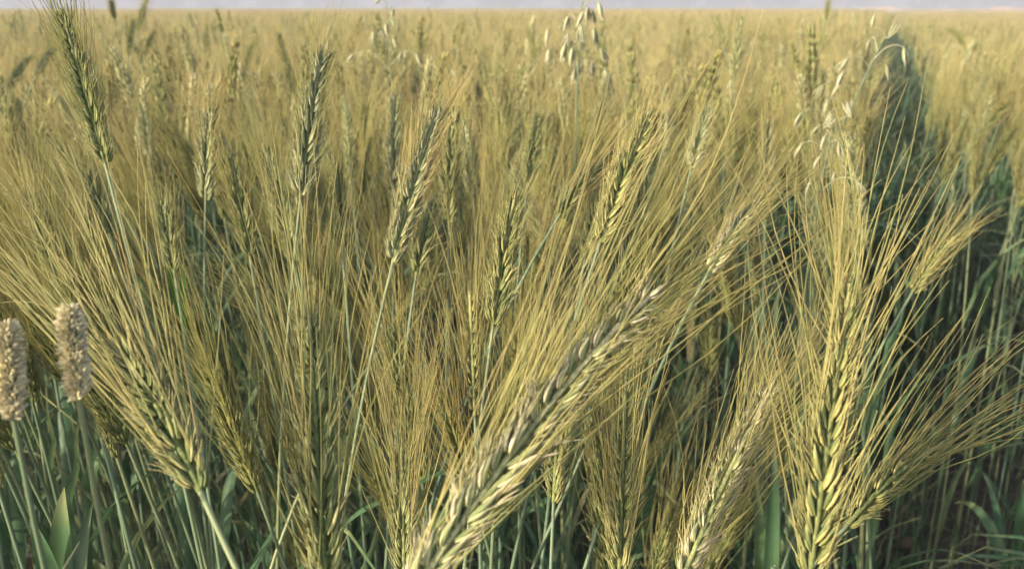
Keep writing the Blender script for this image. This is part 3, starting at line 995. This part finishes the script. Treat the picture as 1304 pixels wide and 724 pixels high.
ci = ng.nodes.new("GeometryNodeCollectionInfo")
ci.inputs["Collection"].default_value = src
ci.inputs["Separate Children"].default_value = True
ci.inputs["Reset Children"].default_value = True


def attr(name, dt):
    n = ng.nodes.new("GeometryNodeInputNamedAttribute"); n.data_type = dt
    n.inputs["Name"].default_value = name
    return n.outputs["Attribute"]


ng.links.new(gi.outputs[0], ip.inputs["Points"])
ng.links.new(ci.outputs[0], ip.inputs["Instance"])
ip.inputs["Pick Instance"].default_value = True
ng.links.new(attr("pick", 'INT'), ip.inputs["Instance Index"])
e2r = ng.nodes.new("FunctionNodeEulerToRotation")
ng.links.new(attr("turn", 'FLOAT_VECTOR'), e2r.inputs[0])
ng.links.new(e2r.outputs[0], ip.inputs["Rotation"])
ng.links.new(attr("size", 'FLOAT'), ip.inputs["Scale"])
ng.links.new(ip.outputs[0], go.inputs[0])
md = crop.modifiers.new("scatter", 'NODES'); md.node_group = ng


# ------------------------------------------------------------------ wild oats
def oat_spikelet_mesh(g):
    mb = MB()
    for s in (1, -1):
        v, f, t = drop(.019, .0009, .0021, 7, 6, s * .0012, 0, 0, 0, s * .16, .35)
        mb.add(v, f, t, g.uniform(.4, 1))
    v, f, t = drop(.016, .0014, .0016, 6, 6, 0, 0, 0, .03, 0, .4); mb.add(v, f, t, g.uniform(0, .4))
    A = np.array([[[0, 0, .012], [.001, .002, .022], [.004, .006, .034]]])
    v, f, t = tubes(A, np.array([.0003, .00025, .0001]), 3); mb.add(v, f, t, .3)
    return mb.mesh("spikelet", [M_OAT])


OAT = [oat_spikelet_mesh(np.random.default_rng(300 + k)) for k in range(3)]


def oat(top_px, node_px, d, n, label, g, lean=.0, spread=.05, big=.85):
    top = at(*top_px, d); low = at(*node_px, d)
    G = np.array([low[0] - lean, low[1] + .03, 0])
    o = thing("wild_oat", G, label, "wild oat", "wild oats in the wheat")
    ps = bezier(G, G + [0, 0, .4], low - [lean * .3, 0, .2], low, 20)
    pm = bezier(low, low + (top - low) * .35, low + (top - low) * .75 + [0, 0, .006], top, 8)
    link("stem", stem_mb(np.r_[ps, pm[1:]] - G, .0017, .0005, 6, g).mesh("stem", [M_STEM]), o)
    pos, T = curve_eval(pm - G, np.linspace(.02, 1, n))
    for k in range(n):
        az = g.uniform(0, 6.28)
        out = np.array([math.cos(az), math.sin(az) * .7, 0])
        ln = spread * g.uniform(.35, 1.0) * (1.15 - .8 * k / n)
        p0 = pos[k]; p1 = p0 + out * ln * .5 + [0, 0, ln * .75]; p2 = p0 + out * ln + [0, 0, ln * .45]
        u = np.linspace(0, 1, 6)[:, None]
        br = (1 - u) ** 2 * p0 + 2 * u * (1 - u) * p1 + u ** 2 * p2
        mb = MB(); v, f, t = tubes(br[None], np.linspace(.0005, .0003, 6), 3); mb.add(v, f, t, .8)
        b = link("branch", mb.mesh("branch", [M_OAT]), o)
        sp = link("spikelet", OAT[k % 3], b)
        z = unit(np.array([0, 0, -1.0]) + out * g.uniform(.1, .6) + g.normal(0, .15, 3))
        if k >= n - 2:
            z = unit(T[k] + g.normal(0, .3, 3))
        x = unit(np.cross(z, g.normal(0, 1, 3))); y = np.cross(z, x)
        kk = g.uniform(.8, 1.15) * big
        M = np.eye(4); M[:3, 0] = x * kk; M[:3, 1] = y * kk; M[:3, 2] = z * kk; M[:3, 3] = br[-1]
        sp.matrix_local = Matrix(M.tolist())
    return o


go_ = np.random.default_rng(8)
oat((742, 2), (735, 105), .90, 22, "whitish drooping wild oat panicle near the horizon at the top middle", go_, .0, .042, .95)
oat((492, 4), (498, 95), 1.15, 11, "greenish wild oat panicle near the horizon left of the whitish one", go_, .0, .05)
oat((1128, 46), (1060, 190), .85, 15, "pale wild oat leaning right beside the path with hanging husks", go_, -.03, .045, .75)
oat((1062, 160), (1042, 250), .75, 10, "low pale wild oat behind the thick yellow ear's awns", go_, .0, .035, .7)


# ------------------------------------------------------------------ cylindrical grass heads
def canary(top_px, base_px, d, label, g):
    T, B = at(*top_px, d), at(*base_px, d)
    G = np.array([B[0] + .02, B[1] + .06, 0])
    o = thing("canary_grass", G, label, "canary grass", "cylindrical grass heads at the left")
    ps = bezier(G, G + [0, 0, .4], B - [0, 0, .2], B, 22)
    link("stem", stem_mb(ps - G, .0013, .0007, 7, g).mesh("stem", [M_STEM]), o)
    axis = T - B; L = np.linalg.norm(axis); ax = axis / L
    x = unit(np.cross(ax, [0, 1, .2])); y = np.cross(ax, x)
    hd = MB(); CR = .0022
    v, f, t = tubes((B - G + axis * np.linspace(0, 1, 7)[:, None])[None], CR * .6 * np.array([.4, .9, 1, 1, .95, .8, .2]), 8)
    hd.add(v, f, np.zeros_like(t), .0, 1)
    n = 900
    for k in range(n):
        s = (k + .5) / n; a = k * 2.39996
        prof = CR * (math.sin(min(1, s * 3.2 + .12) * math.pi / 2)) * (1 if s < .75 else math.sqrt(max(.05, 1 - ((s - .75) / .27) ** 2)))
        out = x * math.cos(a) + y * math.sin(a)
        p = B - G + axis * s + out * prof * .72
        z = unit(out * g.uniform(.6, 1.1) + ax * g.uniform(.2, .9) + g.normal(0, .3, 3))
        xx = unit(np.cross(z, ax)); yy_ = np.cross(z, xx)
        v, f, t = drop(.0021 * g.uniform(.6, 1.5), .00024, .00042, 4, 4, 0.0001)
        hd.add(v @ np.stack([xx, yy_, z]) + p, f, t, g.uniform())
    link("seed_head", hd.mesh("seed_head", [M_SEED, M_LEAF]), o)
    for hk in (.5, .75):
        b, _ = curve_eval(ps - G, [hk])
        link("leaf", leaf_mb(b[0], g.uniform(0, 6.28), .18, .010, R(70), R(70), g).mesh("leaf", [M_LEAF]), o)
    return o


gc = np.random.default_rng(17)
canary((88, 393), (101, 508), .25, "cream cylindrical grass head at the left, the taller one farther from the edge", gc)
canary((8, 414), (18, 534), .25, "cream cylindrical grass head at the left, the one cut by the photo's edge", gc)


# ------------------------------------------------------------------ broad green blades and weeds
def blade_plant(root, blades, label, g, cat="grass weed", name="grass_weed"):
    """blades: list of (tip px, tip distance, width, material, arch)"""
    G = np.array([root[0], root[1], 0.0])
    o = thing(name, G, label, cat)
    h = root[2]
    ps = np.array([[0, 0, 0], [.002, .003, h * .4], [-.002, .002, h * .8], [0, 0, h]])
    link("stem", stem_mb(curve_eval(ps, np.linspace(0, 1, 10))[0], .0022, .0014, 6, g).mesh("stem", [M_STEM]), o)
    for tip, d, wd_, mat, arch, s0 in blades:
        T = at(*tip, d) - G
        b, _ = curve_eval(ps, [s0]); b = b[0]
        m = (b + T) / 2 + np.array([0, 0, arch])
        u = np.linspace(0, 1, 14)[:, None]
        P = (1 - u) ** 2 * b + 2 * u * (1 - u) * m + u ** 2 * T
        mb = MB()
        hv = T[:2] - b[:2]
        side = np.array([1.0, 0.15, 0]) if abs(hv[0]) < .05 else np.array([-hv[1], hv[0], .3]) + np.array([.02, 0, 0])
        ribbon(P, leaf_width(wd_, 14), unit(side), .3, mb, g.uniform(0, .9), 0, g.normal(0, .5))
        link("leaf", mb.mesh("leaf", [mat]), o)
    return o


gb = np.random.default_rng(23)
p = at(235, 420, .60)
blade_plant((p[0], p[1], p[2]), [((205, 295), .58, .0055, M_LEAF_BRIGHT, .01, 1.0), ((232, 330), .60, .005, M_LEAF_BRIGHT, .012, .98)],
            "bright green blade standing among the awns at the left of the photo", gb)
p = at(70, 724, .50)
blade_plant((p[0], p[1], p[2]), [((82, 620), .47, .014, M_LEAF, .02, .95), ((38, 660), .47, .011, M_LEAF, .02, .97), ((118, 640), .47, .010, M_STEM, .02, .93)],
            "broad dark green grass blades in the bottom left corner", gb)
p = at(985, 720, .55)
blade_plant((p[0], p[1], p[2]), [((985, 560), .55, .010, M_LEAF, .03, .95), ((960, 600), .55, .011, M_LEAF, .03, .9)],
            "dark green grass blades between the buff ear and the thick yellow ear", gb)
p = at(1290, 720, 1.1)
blade_plant((p[0], p[1], p[2]), [((1215, 640), 1.15, .012, M_LEAF, .06, .95), ((1304, 610), 1.1, .014, M_LEAF, .06, .95), ((1250, 600), 1.2, .012, M_LEAF, .05, .9)],
            "green leafy grass weed in the bottom right corner", gb)
p = at(1150, 600, 1.15)
blade_plant((p[0], p[1], p[2]), [((1180, 520), 1.15, .012, M_LEAF, .05, .95), ((1210, 545), 1.2, .012, M_LEAF, .06, .9), ((1120, 520), 1.2, .010, M_LEAF, .05, .9)],
            "dark green weed growing in the path behind the thick yellow ear", gb)

gw = np.random.default_rng(37)
WEEDS = []
for k in range(5):
    x0 = thing("grass_weed", (0, 0, 0), "small green grass tuft growing low on the dark field path", "grass weed", "low weeds along the path")
    for q in range(7):
        link("leaf", leaf_mb((gw.normal(0, .006), gw.normal(0, .006), 0), gw.uniform(0, 6.28), gw.uniform(.12, .30), gw.uniform(.006, .011), R(gw.uniform(55, 85)), R(gw.uniform(40, 120)), gw)
             .mesh("leaf", [[M_LEAF, M_LEAF, M_LEAF, M_LEAF_DRY][int(gw.integers(0, 4))]]), x0)
    WEEDS.append(x0)
for k in range(26):
    o = WEEDS[k] if k < 5 else copy_tree(WEEDS[k % 5])
    yw = .95 + 1.5 * (k + gw.uniform(0, 1)) / 26; uw = gw.uniform(PATH_L, PATH_R + .03)
    o.location = (uw + PATH_T * yw, yw, 0.0)
    o.rotation_euler = (0, 0, gw.uniform(0, 6.28))

# ------------------------------------------------------------------ morning haze over the field
hz = MB()
X0, X1, Y0, Y1, Z0, Z1 = -420, 420, -60, 330, -1.0, 12.0
V = [(X0, Y0, Z0), (X1, Y0, Z0), (X1, Y1, Z0), (X0, Y1, Z0), (X0, Y0, Z1), (X1, Y0, Z1), (X1, Y1, Z1), (X0, Y1, Z1)]
hz.add(np.array(V, float), np.array([(3, 2, 1, 0), (4, 5, 6, 7), (0, 1, 5, 4), (1, 2, 6, 5), (2, 3, 7, 6), (3, 0, 4, 7)]), .5, .5)
hm = new_mat("haze_air")
ho = hm.node_tree.nodes.new("ShaderNodeOutputMaterial")
pv = hm.node_tree.nodes.new("ShaderNodeVolumePrincipled")
pv.inputs["Color"].default_value = (0.52, 0.52, 0.575, 1)
pv.inputs["Density"].default_value = 0.011
pv.inputs["Anisotropy"].default_value = 0.0
hm.node_tree.links.new(pv.outputs[0], ho.inputs["Volume"])
link("haze", hz.mesh("haze", [hm]), kind="stuff", label="thin pale morning haze over the whole field")
